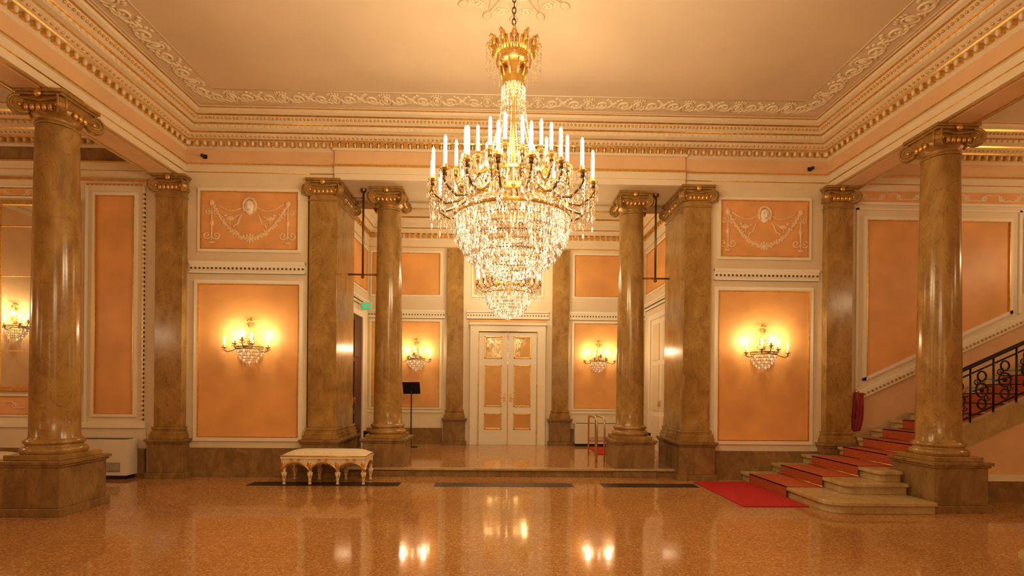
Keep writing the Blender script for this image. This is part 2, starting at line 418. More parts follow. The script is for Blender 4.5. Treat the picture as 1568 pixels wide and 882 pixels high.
# ---------------------------------------------------------------- wall panelling
def frame(mb,x0,x1,z0,z1,w=.055,d=.03,field='orange',outer='white'):
    mb.box(x0,x1,-.008,0,z0,z1,field)
    for (a,c,e,f) in((x0-w,x1+w,z1,z1+w),(x0-w,x1+w,z0-w,z0),(x0-w,x0,z0,z1),(x1,x1+w,z0,z1)):
        mb.box(a,c,-d,0,e,f,outer)
    g=.014
    for (a,c,e,f) in((x0,x1,z1-g,z1),(x0,x1,z0,z0+g),(x0,x0+g,z0+g,z1-g),(x1-g,x1,z0+g,z1-g)):
        mb.box(a,c,-d-.004,0,e,f,'gold')
def rail(mb,x0,x1,z0,z1,d=.05):
    mb.box(x0,x1,-d*.5,0,z0,z1,'white'); mb.box(x0,x1,-d,0,z1-.045,z1,'white'); mb.box(x0,x1,-d*.7,0,z0,z0+.02,'white')
    n=int((x1-x0)/.065)
    for i in range(n):
        x=x0+(i+.5)*(x1-x0)/n; zc=z0+(z1-z0)*.42
        mb.box(x-.013,x+.013,-d*.75,0,zc-.015,zc+.015,'bronze')
def relief(mb,cx,cz,w,h,mk='relief'):
    y=-.012; R=mk
    mz=cz+h*.24
    mb.ell((cx,y,mz),.085,.06,.115,'white',14,10)
    mb.tube([(cx+.10*math.cos(a),y-.01,mz+.02+.125*math.sin(a)) for a in [(-.25+1.5*i/14)*pi for i in range(15)]],.024,6,'relief')
    mb.ell((cx,y-.062,mz-.005),.014,.02,.035,'white',8,5)
    for s_ in(-1,1): mb.ell((cx+s_*.034,y-.052,mz+.022),.015,.008,.008,'relieforange',8,5)
    mb.ell((cx,y-.05,mz-.055),.028,.01,.010,'relieforange',8,5)
    for s_ in(-1,1):
        P=lambda t:(cx+s_*(w*.42*(1-t)+.0),y,cz+h*.30-h*.62*(1-(1-t)**2)*1.0+ (0))
        pts=arc(P,22)
        mb.tube(pts,.016,5,R)
        for i,p in enumerate(pts):
            for q in range(3):
                mb.ell((p[0]+random.uniform(-.026,.026),y,p[2]+random.uniform(-.026,.026)),.020,.016,.020,R,6,4)
        mb.tube(arc(lambda t:(cx+s_*(.08+w*.32*t),y,mz+.02-.05*math.sin(t*pi)*2+ .04*t),9),.012,5,R)
        mb.tube(arc(lambda t:(cx+s_*(.12+w*.1*t),y,cz+h*.1-.22*t+.03*math.sin(t*9)),9),.012,5,R)
        vx=cx+s_*w*.42
        mb.tube([(vx,y,cz-h*.36),(vx,y,cz+h*.3)],.013,5,R)
        mb.ell((vx,y,cz+h*.31),.045,.025,.055,R,8,5); mb.ell((vx,y,cz-h*.05),.035,.02,.05,R,8,5); mb.ell((vx,y,cz-h*.40),.06,.02,.02,R,8,5)
        for k in(-1,1):
            mb.tube(spiral(vx+k*.075,cz-h*.27,y,.07,1.4,k,pi,.12,18),.012,5,R)
            mb.tube(spiral(vx+k*.06,cz+h*.16,y,.05,1.4,k,pi,.12,18),.011,5,R)
        bx=cx+s_*w*.22
        mb.ell((bx,y,cz+h*.04),.075,.025,.035,R,10,6); mb.ell((bx+s_*.07,y,cz+h*.04+.045),.024,.018,.026,R,8,5)
        mb.tube([(bx-s_*.05,y,cz+h*.04),(bx-s_*.15,y,cz+h*.04+.06)],.016,5,R,taper=(1,.4))
        mb.tube([(bx,y,cz+h*.02),(bx,y,cz-h*.07)],.008,5,R)
    mb.ell((cx,y,cz-h*.32),.05,.02,.05,R,10,6)
    for k in range(8):
        a=2*pi*k/8; mb.ell((cx+.06*math.cos(a),y,cz-h*.32+.06*math.sin(a)),.024,.014,.024,R,6,4)
def scrollband(mb,x0,x1,z,s=.3,mk='relief'):
    n=int((x1-x0)/s)
    for i in range(n):
        x=x0+(i+.5)*(x1-x0)/n; k=1 if i%2 else -1
        mb.tube(spiral(x,z,-.01,.055,1.5,k,pi,.1,16),.010,5,mk)
        mb.tube([(x-.15,-.01,z-.04*k),(x-.05,-.01,z-.05*k),(x+.05,-.01,z+.05*k),(x+.15,-.01,z+.04*k)],.009,5,mk)
    
for sx,nm in((-1,'left'),(1,'right')):
    mb=MB(); mb.T=Matrix.Translation((0,YB,0))
    a,c=(-5.18,-3.33) if sx<0 else (3.37,5.12)
    pa,pc=(-5.04,-3.42) if sx<0 else (3.44,4.97)
    frame(mb,pa+.03,pc-.03,3.68,4.62,.045,.03,'relieforange')
    relief(mb,(pa+pc)/2,4.15,1.45,.90)
    rail(mb,a,c,3.29,3.48)
    frame(mb,pa,pc,.64,3.12,.06,.03,'orange')
    mb.build('wall_panelling_'+nm)
    mb=MB(); mb.T=Matrix.Translation((0,YB,0)); mb.box(a,c,-.06,0,0,.44,'stone'); mb.box(a,c,-.045,0,.44,.47,'stone'); mb.build('baseboard_'+nm)
mb=MB(); mb.T=Matrix.Translation((0,YB,0))
frame(mb,-6.68,-6.06,1.0,4.52,.045,.03,'orange'); 
for (a,c,e,f) in((-6.84,-5.90,4.66,4.69),(-6.84,-6.81,.85,4.66),(-5.93,-5.90,.85,4.66)): mb.box(a,c,-.025,0,e,f,'white')
n=50
for i in range(n):
    z=.9+i*3.7/n; mb.box(-5.925,-5.90,-.035,0,z,z+.035,'gold')
for i in range(13):
    x=-6.82+i*.07; mb.box(x,x+.035,-.035,0,4.67,4.705,'gold')
frame(mb,-8.9,-6.98,4.48,4.62,.03,.02,'relieforange'); scrollband(mb,-8.85,-7.0,4.55,.3)
frame(mb,-8.9,-6.98,.98,1.28,.03,.02,'relieforange'); scrollband(mb,-8.85,-7.0,1.13,.36)
mb.box(-9.6,-5.85,-.05,0,.78,.86,'white'); mb.box(-9.6,-5.85,-.02,0,.45,.78,'cream')
mb.box(-9.6,-5.85,-.04,0,4.75,4.79,'gold'); 
mb.build('wall_panelling_left_aisle')
mb=MB(); mb.T=Matrix.Translation((0,YB,0)); mb.box(-9.6,-5.85,-.06,0,0,.45,'stone'); mb.build('baseboard_left_aisle')
mb=MB(); mb.T=Matrix.Translation((0,YB-.01,0))
mb.box(-8.85,-7.0,-.02,0,1.42,4.36,'mirror')
for (a,c,e,f) in((-8.93,-6.92,4.34,4.41),(-8.93,-6.92,1.36,1.43),(-8.93,-8.86,1.36,4.41),(-6.99,-6.92,1.36,4.41)): mb.box(a,c,-.05,0,e,f,'gold')
for x in(-8.16,): mb.box(x-.012,x+.012,-.03,0,1.4,4.36,'gold')
for z in(2.0,3.2,4.0): mb.box(-8.86,-6.99,-.03,0,z-.01,z+.01,'gold')
mb.build('wall_mirror')
mb=MB(); mb.T=Matrix.Translation((0,YB,0))
def zl(x,z0): return z0+(x-5.95)*.46
X0,X1=5.93,8.36
mb.poly([(X0,zl(X0,1.72)),(X1,zl(X1,1.72)),(X1,4.33),(X0,4.33)],-.008,0,'orange')
w=.05
mb.box(X0-w,X0,-.03,0,zl(X0,1.66),4.33+w,'white'); mb.box(X1,X1+w,-.03,0,zl(X1,1.68),4.33+w,'white'); mb.box(X0,X1,-.03,0,4.33,4.33+w,'white')
mb.poly([(X0-w,zl(X0-w,1.67)),(X1+w,zl(X1+w,1.67)),(X1+w,zl(X1+w,1.725)),(X0-w,zl(X0-w,1.725))],-.03,0,'white')
mb.box(X0,X0+.014,-.035,0,zl(X0,1.72),4.33,'gold');mb.box(X1-.014,X1,-.035,0,zl(X1,1.72),4.33,'gold');mb.box(X0,X1,-.035,0,4.316,4.33,'gold')
mb.box(X0-.18,X0-.14,-.025,0,1.5,4.52,'white'); mb.box(X0-.18,X1+.2,-.025,0,4.49,4.52,'white'); mb.box(X1+.16,X1+.2,-.025,0,2.8,4.52,'white')
mb.poly([(5.76,zl(5.76,1.40)),(9.6,zl(9.6,1.40)),(9.6,zl(9.6,1.54)),(5.76,zl(5.76,1.54))],-.045,0,'white')
for i in range(56):
    x=5.82+i*.066; mb.box(x-.016,x+.016,-.055,0,zl(x,1.44),zl(x,1.475),'gold')
mb.poly([(5.76,.3),(9.6,.3),(9.6,zl(9.6,1.40)),(5.76,zl(5.76,1.40))],-.006,0,'peach')
frame(mb,8.66,9.5,3.2,4.33,.05,.03,'orange')
mb.box(5.7,9.6,-.01,0,4.62,4.81,'relieforange'); scrollband(mb,5.75,9.5,4.72,.28,'white')
mb.box(5.7,9.6,-.03,0,4.58,4.62,'white')
mb.build('wall_panelling_stair')
mb=MB(); mb.T=Matrix.Translation((0,YR,0))
for sx in(-1,1):
    a,c=sorted((sx*1.45,sx*3.25))
    rail(mb,a,c,3.08,3.27,.045)
    for p,q in((1.57,2.62),(2.75,3.15)):
        pa,pc=sorted((sx*p,sx*q))
        frame(mb,pa,pc,1.0,3.0,.04,.025,'orange'); frame(mb,pa,pc,3.62,4.6,.04,.025,'orange')
    a2,c2=sorted((sx*1.50,sx*3.25)); mb.box(a2,c2,-.03,0,PZ,.52,'stone'); mb.box(a2,c2,-.02,0,.88,.92,'white')
rail(mb,-.95,.97,3.08,3.27,.05); mb.box(-.92,.92,-.01,0,2.99,3.06,'orange')
frame(mb,-.8,.8,3.62,4.6,.04,.025,'orange')
mb.build('wall_panelling_lobby')
for sx,nm in((-1,'left'),(1,'right')):
    mb=MB()
    R_=Matrix.Rotation(pi/2,4,'Z') if sx<0 else Matrix.Rotation(-pi/2,4,'Z')
    mb.T=Matrix.Translation((sx*LX,(10.9),0))@R_
    rail(mb,-1.05,1.1,3.28,3.45,.045)
    frame(mb,-.95,.95,3.66,4.6,.04,.025,'orange')
    mb.build('wall_panelling_lobby_'+nm)
    mb=MB(); mb.T=Matrix.Translation((sx*(LX-.002),10.70,0))@R_
    mb.box(-.72,.72,-.02,0,PZ,3.0,'wood' if sx<0 else 'white')
    for s_ in(-1,1):
        a,c=(-.66,-.04) if s_<0 else(.04,.66)
        for z0,z1 in((.3,.9),(1.0,2.0),(2.1,2.88)): mb.box(a+.08,c-.08,-.035,0,z0,z1,'wood' if sx<0 else 'cream')
        mb.tube([(s_*.06,-.06,1.1),(s_*.06,-.06,1.25)],.012,6,'brass')
    for (a,c,e,f) in((-.86,-.72,PZ,3.12),(.72,.86,PZ,3.12),(-.72,.72,3.0,3.12)): mb.box(a,c,-.05,0,e,f,'white')
    mb.build('door_lobby_side',.004)
mb=MB(); mb.T=Matrix.Translation((.02,YR-.003,0))
for (a,c,e,f) in((-.88,-.68,PZ,2.93),(.68,.88,PZ,2.93),(-.68,.68,2.78,2.93)):
    mb.box(a,c,-.07,0,e,f,'white')
mb.box(-.70,-.685,-.08,0,PZ,2.79,'gold'); mb.box(.685,.70,-.08,0,PZ,2.79,'gold'); mb.box(-.7,.7,-.08,0,2.78,2.795,'gold')
mb.box(-.90,.90,-.10,0,2.93,2.985,'white')
mb.box(-.68,.68,-.012,0,PZ,2.78,'pane')
for s_ in(-1,1):
    a,c=sorted((s_*.01,s_*.67))
    mb.box(a,c,-.045,-.01,PZ,.42,'white'); mb.box(a,c,-.045,-.01,2.67,2.77,'white')
    mb.box(a,a+.13,-.045,-.01,.42,2.67,'white'); mb.box(c-.13,c,-.045,-.01,.42,2.67,'white')
    for z in(.95,2.08): mb.box(a+.13,c-.13,-.045,-.01,z-.08,z+.08,'white')
    for z0,z1 in((.50,.87),(1.03,2.0),(2.16,2.67)):
        for (p,q,e,f) in((a+.13,c-.13,z0,z0+.025),(a+.13,c-.13,z1-.025,z1),(a+.13,a+.155,z0,z1),(c-.155,c-.13,z0,z1)): mb.box(p,q,-.058,-.01,e,f,'gold')
    mb.box(a+.13,c-.13,-.045,-.01,.42,.50,'white')
    mb.box(s_*.07-.02,s_*.07+.02,-.06,-.04,1.15,1.35,'brass'); mb.tube([(s_*.07,-.05,1.25),(s_*.07,-.1,1.25),(s_*.17,-.1,1.25)],.01,6,'brass')
    for z in (.4,1.5,2.6): mb.tube([(s_*.68,-.06,z),(s_*.68,-.06,z+.12)],.012,6,'brass')
mb.build('door_central_double',.003)

# ---------------------------------------------------------------- chandelier
def candle(mb,x,y,z,h=.24,r=.017):
    mb.lathe([(.004,-.05),(.012,-.045),(.02,-.02),(.045,-.01),(.05,0),(.02,.004),(.022,.04),(.0,.041)],(x,y,z),10,'gold')
    mb.lathe([(r,.03),(r,h),(r*.6,h+.004),(.0,h+.005)],(x,y,z),8,'candle')
    mb.ell((x,y,z+h+.035),.015,.015,.042,'flame',8,6)
def chandelier():
    mb=MB()
    Z0=2.49
    mb.T=Matrix.Translation((0,0,-Z0))
    mb.lathe([(.015,5.0),(.03,4.95),(.02,4.85),(.05,4.72),(.10,4.66),(.115,4.60),(.10,4.56),(.115,4.53),(.10,4.50),(.03,4.48),(.02,4.3),(.02,3.3),(.0,3.3)],n=20,mat='gold')
    mb.lathe([(.13,4.72),(.17,4.74),(.18,4.78),(.165,4.80),(.17,4.84),(.19,4.86)],n=32,mat='gold')
    for k in range(12):
        a=2*pi*k/12; ca,sa=math.cos(a),math.sin(a)
        mb.tube([(r*ca,r*sa,z) for r,z in((.17,4.82),(.19,4.90),(.23,4.96),(.26,4.97),(.27,4.94))],.018,5,'gold',taper=(1.2,.6))
        mb.ell((.225*ca,.225*sa,4.93),.03,.03,.05,'gold',6,4)
        for j in(-1,1):
            a2=a+j*.16; mb.tube([(r*math.cos(a2),r*math.sin(a2),z) for r,z in((.17,4.82),(.19,4.88),(.215,4.93))],.013,5,'gold')
        for q in range(5): mb.octa((.27*ca,.27*sa,4.90-q*.035),.010,.02,'crystal_dim')
        mb.octa((.27*ca,.27*sa,4.70),.014,.04,'crystal_dim')
        a3=a+pi/12
        for q in range(5): mb.octa((.20*math.cos(a3),.20*math.sin(a3),4.72-q*.035),.010,.02,'crystal_dim')
    for k in range(18):
        a=2*pi*k/18
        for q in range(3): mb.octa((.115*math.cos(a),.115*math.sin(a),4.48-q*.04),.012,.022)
    for k in range(10):
        a=2*pi*k/10; mb.tube([(.16*math.cos(a),.16*math.sin(a),4.76),(.11*math.cos(a),.11*math.sin(a),4.6)],.01,5,'gold')
    for k in range(22):
        a=2*pi*k/22; N=38
        for i in range(N):
            t=i/(N-1); r=.105+.05*t+.22*t**2.6; z=4.52-.98*t
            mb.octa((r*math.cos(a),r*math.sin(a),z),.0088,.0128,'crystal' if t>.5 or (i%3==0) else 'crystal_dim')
    def ring(r,z,h,th=.012,n=48,mat='gold'):
        mb.lathe([(r-th,z),(r,z),(r+.008,z+h*.2),(r,z+h*.5),(r+.008,z+h*.8),(r,z+h),(r-th,z+h),(r-th,z)],n=n,mat=mat)
    ring(.38,3.50,.05); ring(.44,3.27,.085); ring(.565,3.12,.03)
    for k in range(24):
        a=2*pi*k/24; mb.ell((.445*math.cos(a),.445*math.sin(a),3.312),.022,.022,.03,'gold',6,4)
    for k in range(44):
        a=2*pi*k/44
        for q in range(6): 
            t=q/5; r=.38+.06*t; mb.octa((r*math.cos(a),r*math.sin(a),3.49-.13*t),.011,.016)
    for k in range(60):
        a=2*pi*k/60
        for q in range(7):
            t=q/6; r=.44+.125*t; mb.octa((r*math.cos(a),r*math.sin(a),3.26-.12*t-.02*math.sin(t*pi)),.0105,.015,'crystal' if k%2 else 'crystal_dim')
    tiers=[(.57,3.11,.13),(.555,3.03,.12),(.53,2.95,.12),(.49,2.875,.11),(.44,2.80,.11),(.38,2.735,.11),(.30,2.68,.10),(.215,2.635,.10),(.13,2.60,.09),(.06,2.575,.08)]
    for ti,(r,z,L) in enumerate(tiers):
        n=int(2*pi*r/.033)
        ring(r-.004,z-.002,.012,.006,40,'gold' if ti%2==0 else 'bronze')
        for k in range(n):
            a=2*pi*(k+.5*random.random()*.3)/n
            x,y=r*math.cos(a),r*math.sin(a)
            mb.octa((x,y,z-.014),.010,.013)
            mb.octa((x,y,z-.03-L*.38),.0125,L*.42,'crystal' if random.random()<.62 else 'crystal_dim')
        n2=max(6,int(n*.55))
        for k in range(n2):
            a=2*pi*k/n2; rr=r*.93
            for q in range(3): mb.octa((rr*math.cos(a),rr*math.sin(a),z-.02-q*.032),.012,.016,'crystal' if q!=1 else 'crystal_dim')
    mb.octa((0,0,2.53),.03,.04)
    def arms(N,R,zc,a0,r0,z0):
        for k in range(N):
            a=a0+2*pi*k/N; ca,sa=math.cos(a),math.sin(a)
            pts=[(r0,z0),(r0+(R-r0)*.3,z0-.09),(r0+(R-r0)*.65,z0-.13),(R-.02,z0-.06),(R+.01,zc-.10),(R,zc-.04)]
            P=[]
            for i in range(len(pts)-1):
                for q in range(3):
                    t=q/3; P.append(((pts[i][0]*(1-t)+pts[i+1][0]*t)*ca,(pts[i][0]*(1-t)+pts[i+1][0]*t)*sa,pts[i][1]*(1-t)+pts[i+1][1]*t))
            P.append((R*ca,R*sa,zc-.04))
            mb.tube(P,.0125,5,'bronze')
            rs=r0+(R-r0)*.45
            mb.tube([((rs+.05*math.cos(q))*ca,(rs+.05*math.cos(q))*sa,z0-.05+.05*math.sin(q)) for q in [i*.5 for i in range(11)]],.008,4,'gold')
            mb.lathe([(.0,-.075),(.025,-.06),(.03,-.035),(.018,-.01)],(R*ca,R*sa,zc),8,'bronze')
            candle(mb,R*ca,R*sa,zc,.24)
            for j in range(6):
                b_=2*pi*j/6; x=R*ca+.05*math.cos(b_); y=R*sa+.05*math.sin(b_)
                mb.octa((x,y,zc-.02),.008,.012,'crystal_dim'); mb.octa((x,y,zc-.065),.009,.034,'crystal_dim')
            for q in range(7):
                t=q/6; r=r0+.08+(R-r0-.08)*t; z=z0-.14-.10*math.sin(t*pi)
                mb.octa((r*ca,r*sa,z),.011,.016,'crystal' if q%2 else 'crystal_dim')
                if q%2==0: mb.octa((r*ca,r*sa,z-.055),.012,.04,'crystal_dim')
            if R>.7:
                for j in range(7):
                    b_=2*pi*j/7; x=(R-.03)*ca+.055*math.cos(b_); y=(R-.03)*sa+.055*math.sin(b_)
                    for q in range(3): mb.octa((x,y,zc-.15-q*.035),.009,.016,'crystal_dim')
                    mb.octa((x*.995,y*.995,zc-.27),.010,.035,'crystal' if j%2 else 'crystal_dim')
            for q in range(7): mb.octa((R*ca,R*sa,zc-.10-q*.035),.010,.018,'crystal_dim')
            mb.octa((R*ca,R*sa,zc-.38),.014,.04)
    arms(18,.80,3.42,0,.45,3.33)
    arms(12,.56,3.60,.13,.40,3.50)
    arms(6,.36,3.74,.3,.1,3.62)
    return mb.build('chandelier')
ch=chandelier()
def chain(x,y,z0,z1,name):
    mb=MB(); n=int((z1-z0)/.055)
    for i in range(n):
        z=z0+(i+.5)*(z1-z0)/n
        pts=[]
        for k in range(10):
            q=2*pi*k/10; u=.018*math.cos(q); w=.036*math.sin(q)
            pts.append((u,0,z+w) if i%2 else (0,u,z+w))
        mb.tube(pts,.006,5,'bronze',True)
    mb.lathe([(.05,z1),(.05,z1-.02),(.02,z1-.05),(.0,z1-.05)],n=12,mat='gold')
    o=mb.build(name); o.location=(x,y,0); return o
LCOL=(1,.77,.45)
def plight(name,loc,e,r=.06,par=None,col=LCOL):
    l=bpy.data.lights.new(name,'POINT'); l.energy=e; l.shadow_soft_size=r; l.color=col
    o=bpy.data.objects.new(name,l); o.location=loc; sc.collection.objects.link(o)
    if par: parent(o,par)
    return o
def dress(o,x,y,z,s,ce,E,n,sz=1):
    o.location=(x,y,z); o.scale=(s,s,s*sz)
    c=chain(x,y,z+2.5*s*sz,ce,'chain'); parent(c,o)
    for k in range(n):
        a=2*pi*(k+.5)/n
        plight('bulb_light',(x+.92*s*math.cos(a),y+.92*s*math.sin(a),z+(3.72-2.49)*s*sz),E/n,.08,o)
K=.49
dress(ch,-.04,CY,2.56,1,CE,500*K,6,.95)
ch2=dup(ch,(0,0,0)); dress(ch2,0,10.35,2.86,.8,LC,190*K,4)
ch3=dup(ch,(0,0,0)); dress(ch3,0,-1.6,2.56,1,CE,500*K,4,.95)  # unseen chandelier added behind the camera for more light

# ---------------------------------------------------------------- sconces
def sconce():
    mb=MB()
    mb.lathe([(.0,.14),(.03,.16),(.05,.2),(.03,.3),(.02,.42),(.03,.46),(0,.5)],(0,-.035,0),12,'gold')
    mb.ell((0,-.03,.22),.06,.03,.10,'gold',12,8)
    for s_ in(-1,1):
        mb.tube([(s_*x,-.04,z) for x,z in((.0,.44),(.05,.50),(.09,.49),(.08,.45))],.01,5,'gold')
        mb.tube(spiral(s_*.05,.30,-.04,.05,1.3,s_,pi,.2,14),.009,5,'gold')
    for k in range(5):
        a=pi/2+(k-2)*.35; mb.ell((.07*math.cos(a),-.035,.50+.07*math.sin(a)),.012,.012,.03,'gold',6,4)
    def hring(r,z,th=.010,m_='gold'):
        mb.tube([(r*math.cos(a),r*math.sin(a)-.01,z) for a in [pi+pi*i/20 for i in range(21)]],th,5,m_)
    hring(.23,.09,.014,'bronze'); hring(.235,.06,.008)
    for (r,z,L) in((.23,.05,.10),(.20,-.01,.10),(.165,-.07,.09),(.12,-.12,.09),(.07,-.155,.07)):
        n=int(pi*r/.030); hring(r,z,.006,'bronze')
        for k in range(n+1):
            a=pi+pi*k/n; mb.octa((r*math.cos(a),r*math.sin(a)-.01,z-.035),.012,L*.45,'crystal_dim' if k%4 else 'crystal')
    mb.octa((0,-.03,-.24),.016,.04,'crystal_dim')
    for k in range(13):
        a=pi+pi*k/12
        for q in range(6):
            t=q/5; r=.03+.19*t**1.6; mb.octa((r*math.cos(a),r*math.sin(a)-.02,.34-.23*t),.009,.015,'crystal_dim')
    for (x,y,z) in((-.38,-.16,.08),(.38,-.16,.08),(-.15,-.26,.14),(.15,-.26,.14),(0,-.3,.20)):
        r0=Vector((x*.35,-.12,.10)); P=[r0,r0.lerp(Vector((x,y,z)),.4)+Vector((0,0,-.07)),r0.lerp(Vector((x,y,z)),.8)+Vector((0,0,-.09)),Vector((x*1.03,y,z-.06)),Vector((x,y,z-.03))]
        mb.tube(P,.009,5,'bronze'); candle(mb,x,y,z,.11,.013)
        for j in range(5):
            b_=2*pi*j/5; mb.octa((x+.04*math.cos(b_),y+.04*math.sin(b_),z-.045),.009,.03,'crystal_dim')
        for q in range(4): mb.octa((x,y,z-.08-q*.03),.008,.015,'crystal_dim')
    return mb.build('wall_sconce')
s0=sconce()
def sc_place(o,x,y,z,E,nx=0,ny=-1,rot=0,s=.9):
    o.location=(x,y,z); o.rotation_euler=(0,0,rot); o.scale=(s,s,s)
    for s_ in(-.24,.24):
        px=x+nx*.20+(-ny)*s_; py=y+ny*.20+nx*s_
        plight('sconce_bulb_light',(px,py,z+.30),E/2,.04,o,(1,.76,.44))
ES=20
sc_place(s0,-4.20,YB-.012,2.02,ES)
for x,y,z,E in((4.19,YB-.012,2.02,ES),(-2.12,YR-.012,2.05,ES*.8),(2.15,YR-.012,2.05,ES*.8)):
    sc_place(dup(s0,(0,0,0)),x,y,z,E)
for sx in(-1,1):  # sconces added outside the view to light the aisles
    for yy in(6.6,2.5,-2.):
        sc_place(dup(s0,(0,0,0)),sx*(XW-.012),yy,2.5 if sx<0 else 3.6,62*K,-sx,0,pi/2*(-sx))
for x in(-3,3):  # unseen sconces added on the wall behind the camera for light
    sc_place(dup(s0,(0,0,0)),x,YF+.02,2.2,50*K,0,1,pi)

# ---------------------------------------------------------------- bench
def bench():
    mb=MB(); W=.62; D=.24
    mb.box(-W-.01,W+.01,-D-.01,D+.01,.385,.43,'fabric')
    vs=[];fs=[]; nx,ny=24,10
    for j in range(ny+1):
        for i in range(nx+1):
            u=-1+2*i/nx; v_=-1+2*j/ny
            z=.43+.075*(1-abs(u)**8)*(1-abs(v_)**5)+.0
            vs.append((u*(W+.01),v_*(D+.01),z))
    for j in range(ny):
        for i in range(nx): a=j*(nx+1)+i; fs.append((a,a+1,a+nx+2,a+nx+1))
    mb.add(vs,fs,'fabric',True)
    mb.tube([(-W-.01,-D-.01,.43),(W+.01,-D-.01,.43),(W+.01,D+.01,.43),(-W-.01,D+.01,.43)],.008,5,'gold',True)
    legs=[-W+.03,-W/3,W/3,W-.03]
    def wave(u): return .21+.125*abs(math.sin(u))**.6
    for ys in(-1,1):
        n=60; xs=[-W+2*W*i/n for i in range(n+1)]
        zs=[wave(3*pi*(i/n)) for i in range(n+1)]
        y=ys*D
        vs=[(x,y,z) for x,z in zip(xs,zs)]+[(x,y,.40) for x in xs]
        mb.add(vs,[(i,i+1,i+n+2,i+n+1) for i in range(n)],'fabric')
        mb.tube([(x,y+ys*.006,z) for x,z in zip(xs,zs)],.016,5,'gold')
        for i in range(0,n+1): 
            mb.tube([(xs[i],y+ys*.004,zs[i]),(xs[i],y+ys*.004,zs[i]-.03)],.004,4,'fabric')
        for b_ in range(3):
            cx=-W+2*W*(b_+.5)/3
            mb.tube(spiral(cx-.05,.375,y+ys*.008,.025,1.2,-1,0,.2,12),.006,4,'gold'); mb.tube(spiral(cx+.05,.375,y+ys*.008,.025,1.2,1,0,.2,12),.006,4,'gold')
        for x in legs:
            mb.ell((x,y+ys*.01,.30),.028,.012,.06,'gold',8,6)
            mb.lathe([(0,0),(.022,.0),(.026,.02),(.016,.04),(.022,.07),(.034,.13),(.040,.18),(.022,.2),(.034,.225),(.03,.26),(.03,.4)],(x,ys*(D-.035),0),12,'fabric')
            for z,r in((.045,.022),(.195,.03),(.228,.038)): mb.lathe([(r-.006,z-.008),(r,z),(r-.006,z+.008)],(x,ys*(D-.035),0),12,'gold')
            for q in range(6):
                a=2*pi*q/6; mb.tube([(x+.030*math.cos(a),ys*(D-.035)+.030*math.sin(a),.10),(x+.040*math.cos(a),ys*(D-.035)+.040*math.sin(a),.18)],.006,4,'gold')
    for xs_ in(-1,1):
        n=20; ys_=[-D+2*D*i/n for i in range(n+1)]; zs=[wave(pi*i/n) for i in range(n+1)]; x=xs_*W
        mb.add([(x,y,z) for y,z in zip(ys_,zs)]+[(x,y,.40) for y in ys_],[(i,i+1,i+n+2,i+n+1) for i in range(n)],'fabric')
        mb.tube([(x+xs_*.006,y,z) for y,z in zip(ys_,zs)],.013,5,'gold')
    return mb.build('upholstered_bench')
be=bench(); be.location=(-2.78,7.94,.007)
dup(be,(-7.66,7.4,0))

# ---------------------------------------------------------------- staircase
SX=[3.85,4.35,4.85,5.35]+[5.35+.32*k for k in range(1,14)]
RH=.145
mb=MB()
def stepfront(i): return [6.08,6.52,6.62][i] if i<3 else 6.90
YS=YB-.065
for i,x in enumerate(SX):
    if x>9.5: break
    y0=stepfront(i); z0=i*RH; z1=z0+RH
    def backpts(x_):
        p=[(9.55,YS)]
        if x_<5.70: p+=[(5.71,YS),(5.71,8.165)]
        if x_<5.09: p+=[(5.09,8.165),(5.09,YS)]
        p.append((x_,YS if (x_<5.09 or x_>=5.70) else 8.165))
        return p
    def outline(e,r):
        x_=x-e; y_=y0-(e if i<3 else 0)
        pts=[]
        xe=5.13
        if i<3:
            for q in range(7):
                a=pi+ (pi/2)*q/6
                pts.append((x_+r+r*math.cos(a),y_+r+r*math.sin(a)))
            pts+=[(xe,y_),(xe,6.90),(9.55,6.90)]
        else: pts+=[(x_,y_),(9.55,y_)]
        return pts+backpts(x_)
    r=[.22,.14,.1][i] if i<3 else .0
    mb.slab(outline(0,r),z0,z1-.045,'step')
    mb.slab(outline(.035,r),z1-.045,z1,'step')
st=mb.build('staircase',.006)
mb=MB()
ya,yb=6.98,8.02
for i,x in enumerate(SX):
    xn=SX[i+1] if i+1<len(SX) else x+.32
    if xn>9.5: break
    z=(i+1)*RH
    mb.box(x-.045,x-.035,ya,yb,z-RH+.002,z+.012,'carpet2'); mb.box(x-.045,xn-.03,ya,yb,z,z+.012,'carpet2')
    mb.tube([(xn-.06,ya-.05,z+.02),(xn-.06,yb+.05,z+.02)],.008,6,'brass')
parent(mb.build('carpet_runner'),st)
mb=MB(); mb.box(2.95,3.795,6.42,8.1,0,.014,'mat'); mb.build('red_floor_mat',.004)
mb=MB(); mb.box(1.84,2.6,10.3,11.5,PZ,PZ+.012,'mat'); mb.build('red_lobby_mat')
mb=MB()
def zs(x,c): return c+(x-5.35)*.453
mb.poly([(5.88,0),(9.55,0),(9.55,zs(9.55,.60)),(5.88,zs(5.88,.60))],6.80,6.895,'peach')
mb.poly([(5.88,zs(5.88,.38)),(9.55,zs(9.55,.38)),(9.55,zs(9.55,.66)),(5.88,zs(5.88,.66))],6.76,6.895,'step')
mb.box(5.88,9.55,6.77,6.80,0,.28,'stone'); mb.box(5.88,9.55,6.765,6.80,.28,.36,'white')
mb.build('wall_stair_side')
mb=MB(); yr=6.83
def rp(x,z): return (x,yr,zs(x,z))
base=.70; top=1.42
mb.tube([(5.86,yr,zs(5.86,top)-.08),(5.84,yr,zs(5.84,top)-.02)]+[rp(x,top) for x in(5.9,7.0,8.2,9.5)],.028,8,'black')
mb.tube([rp(5.9,base+.04),rp(9.5,base+.04)],.014,6,'black'); mb.tube([rp(5.9,top-.10),rp(9.5,top-.10)],.012,6,'black')
x=5.93
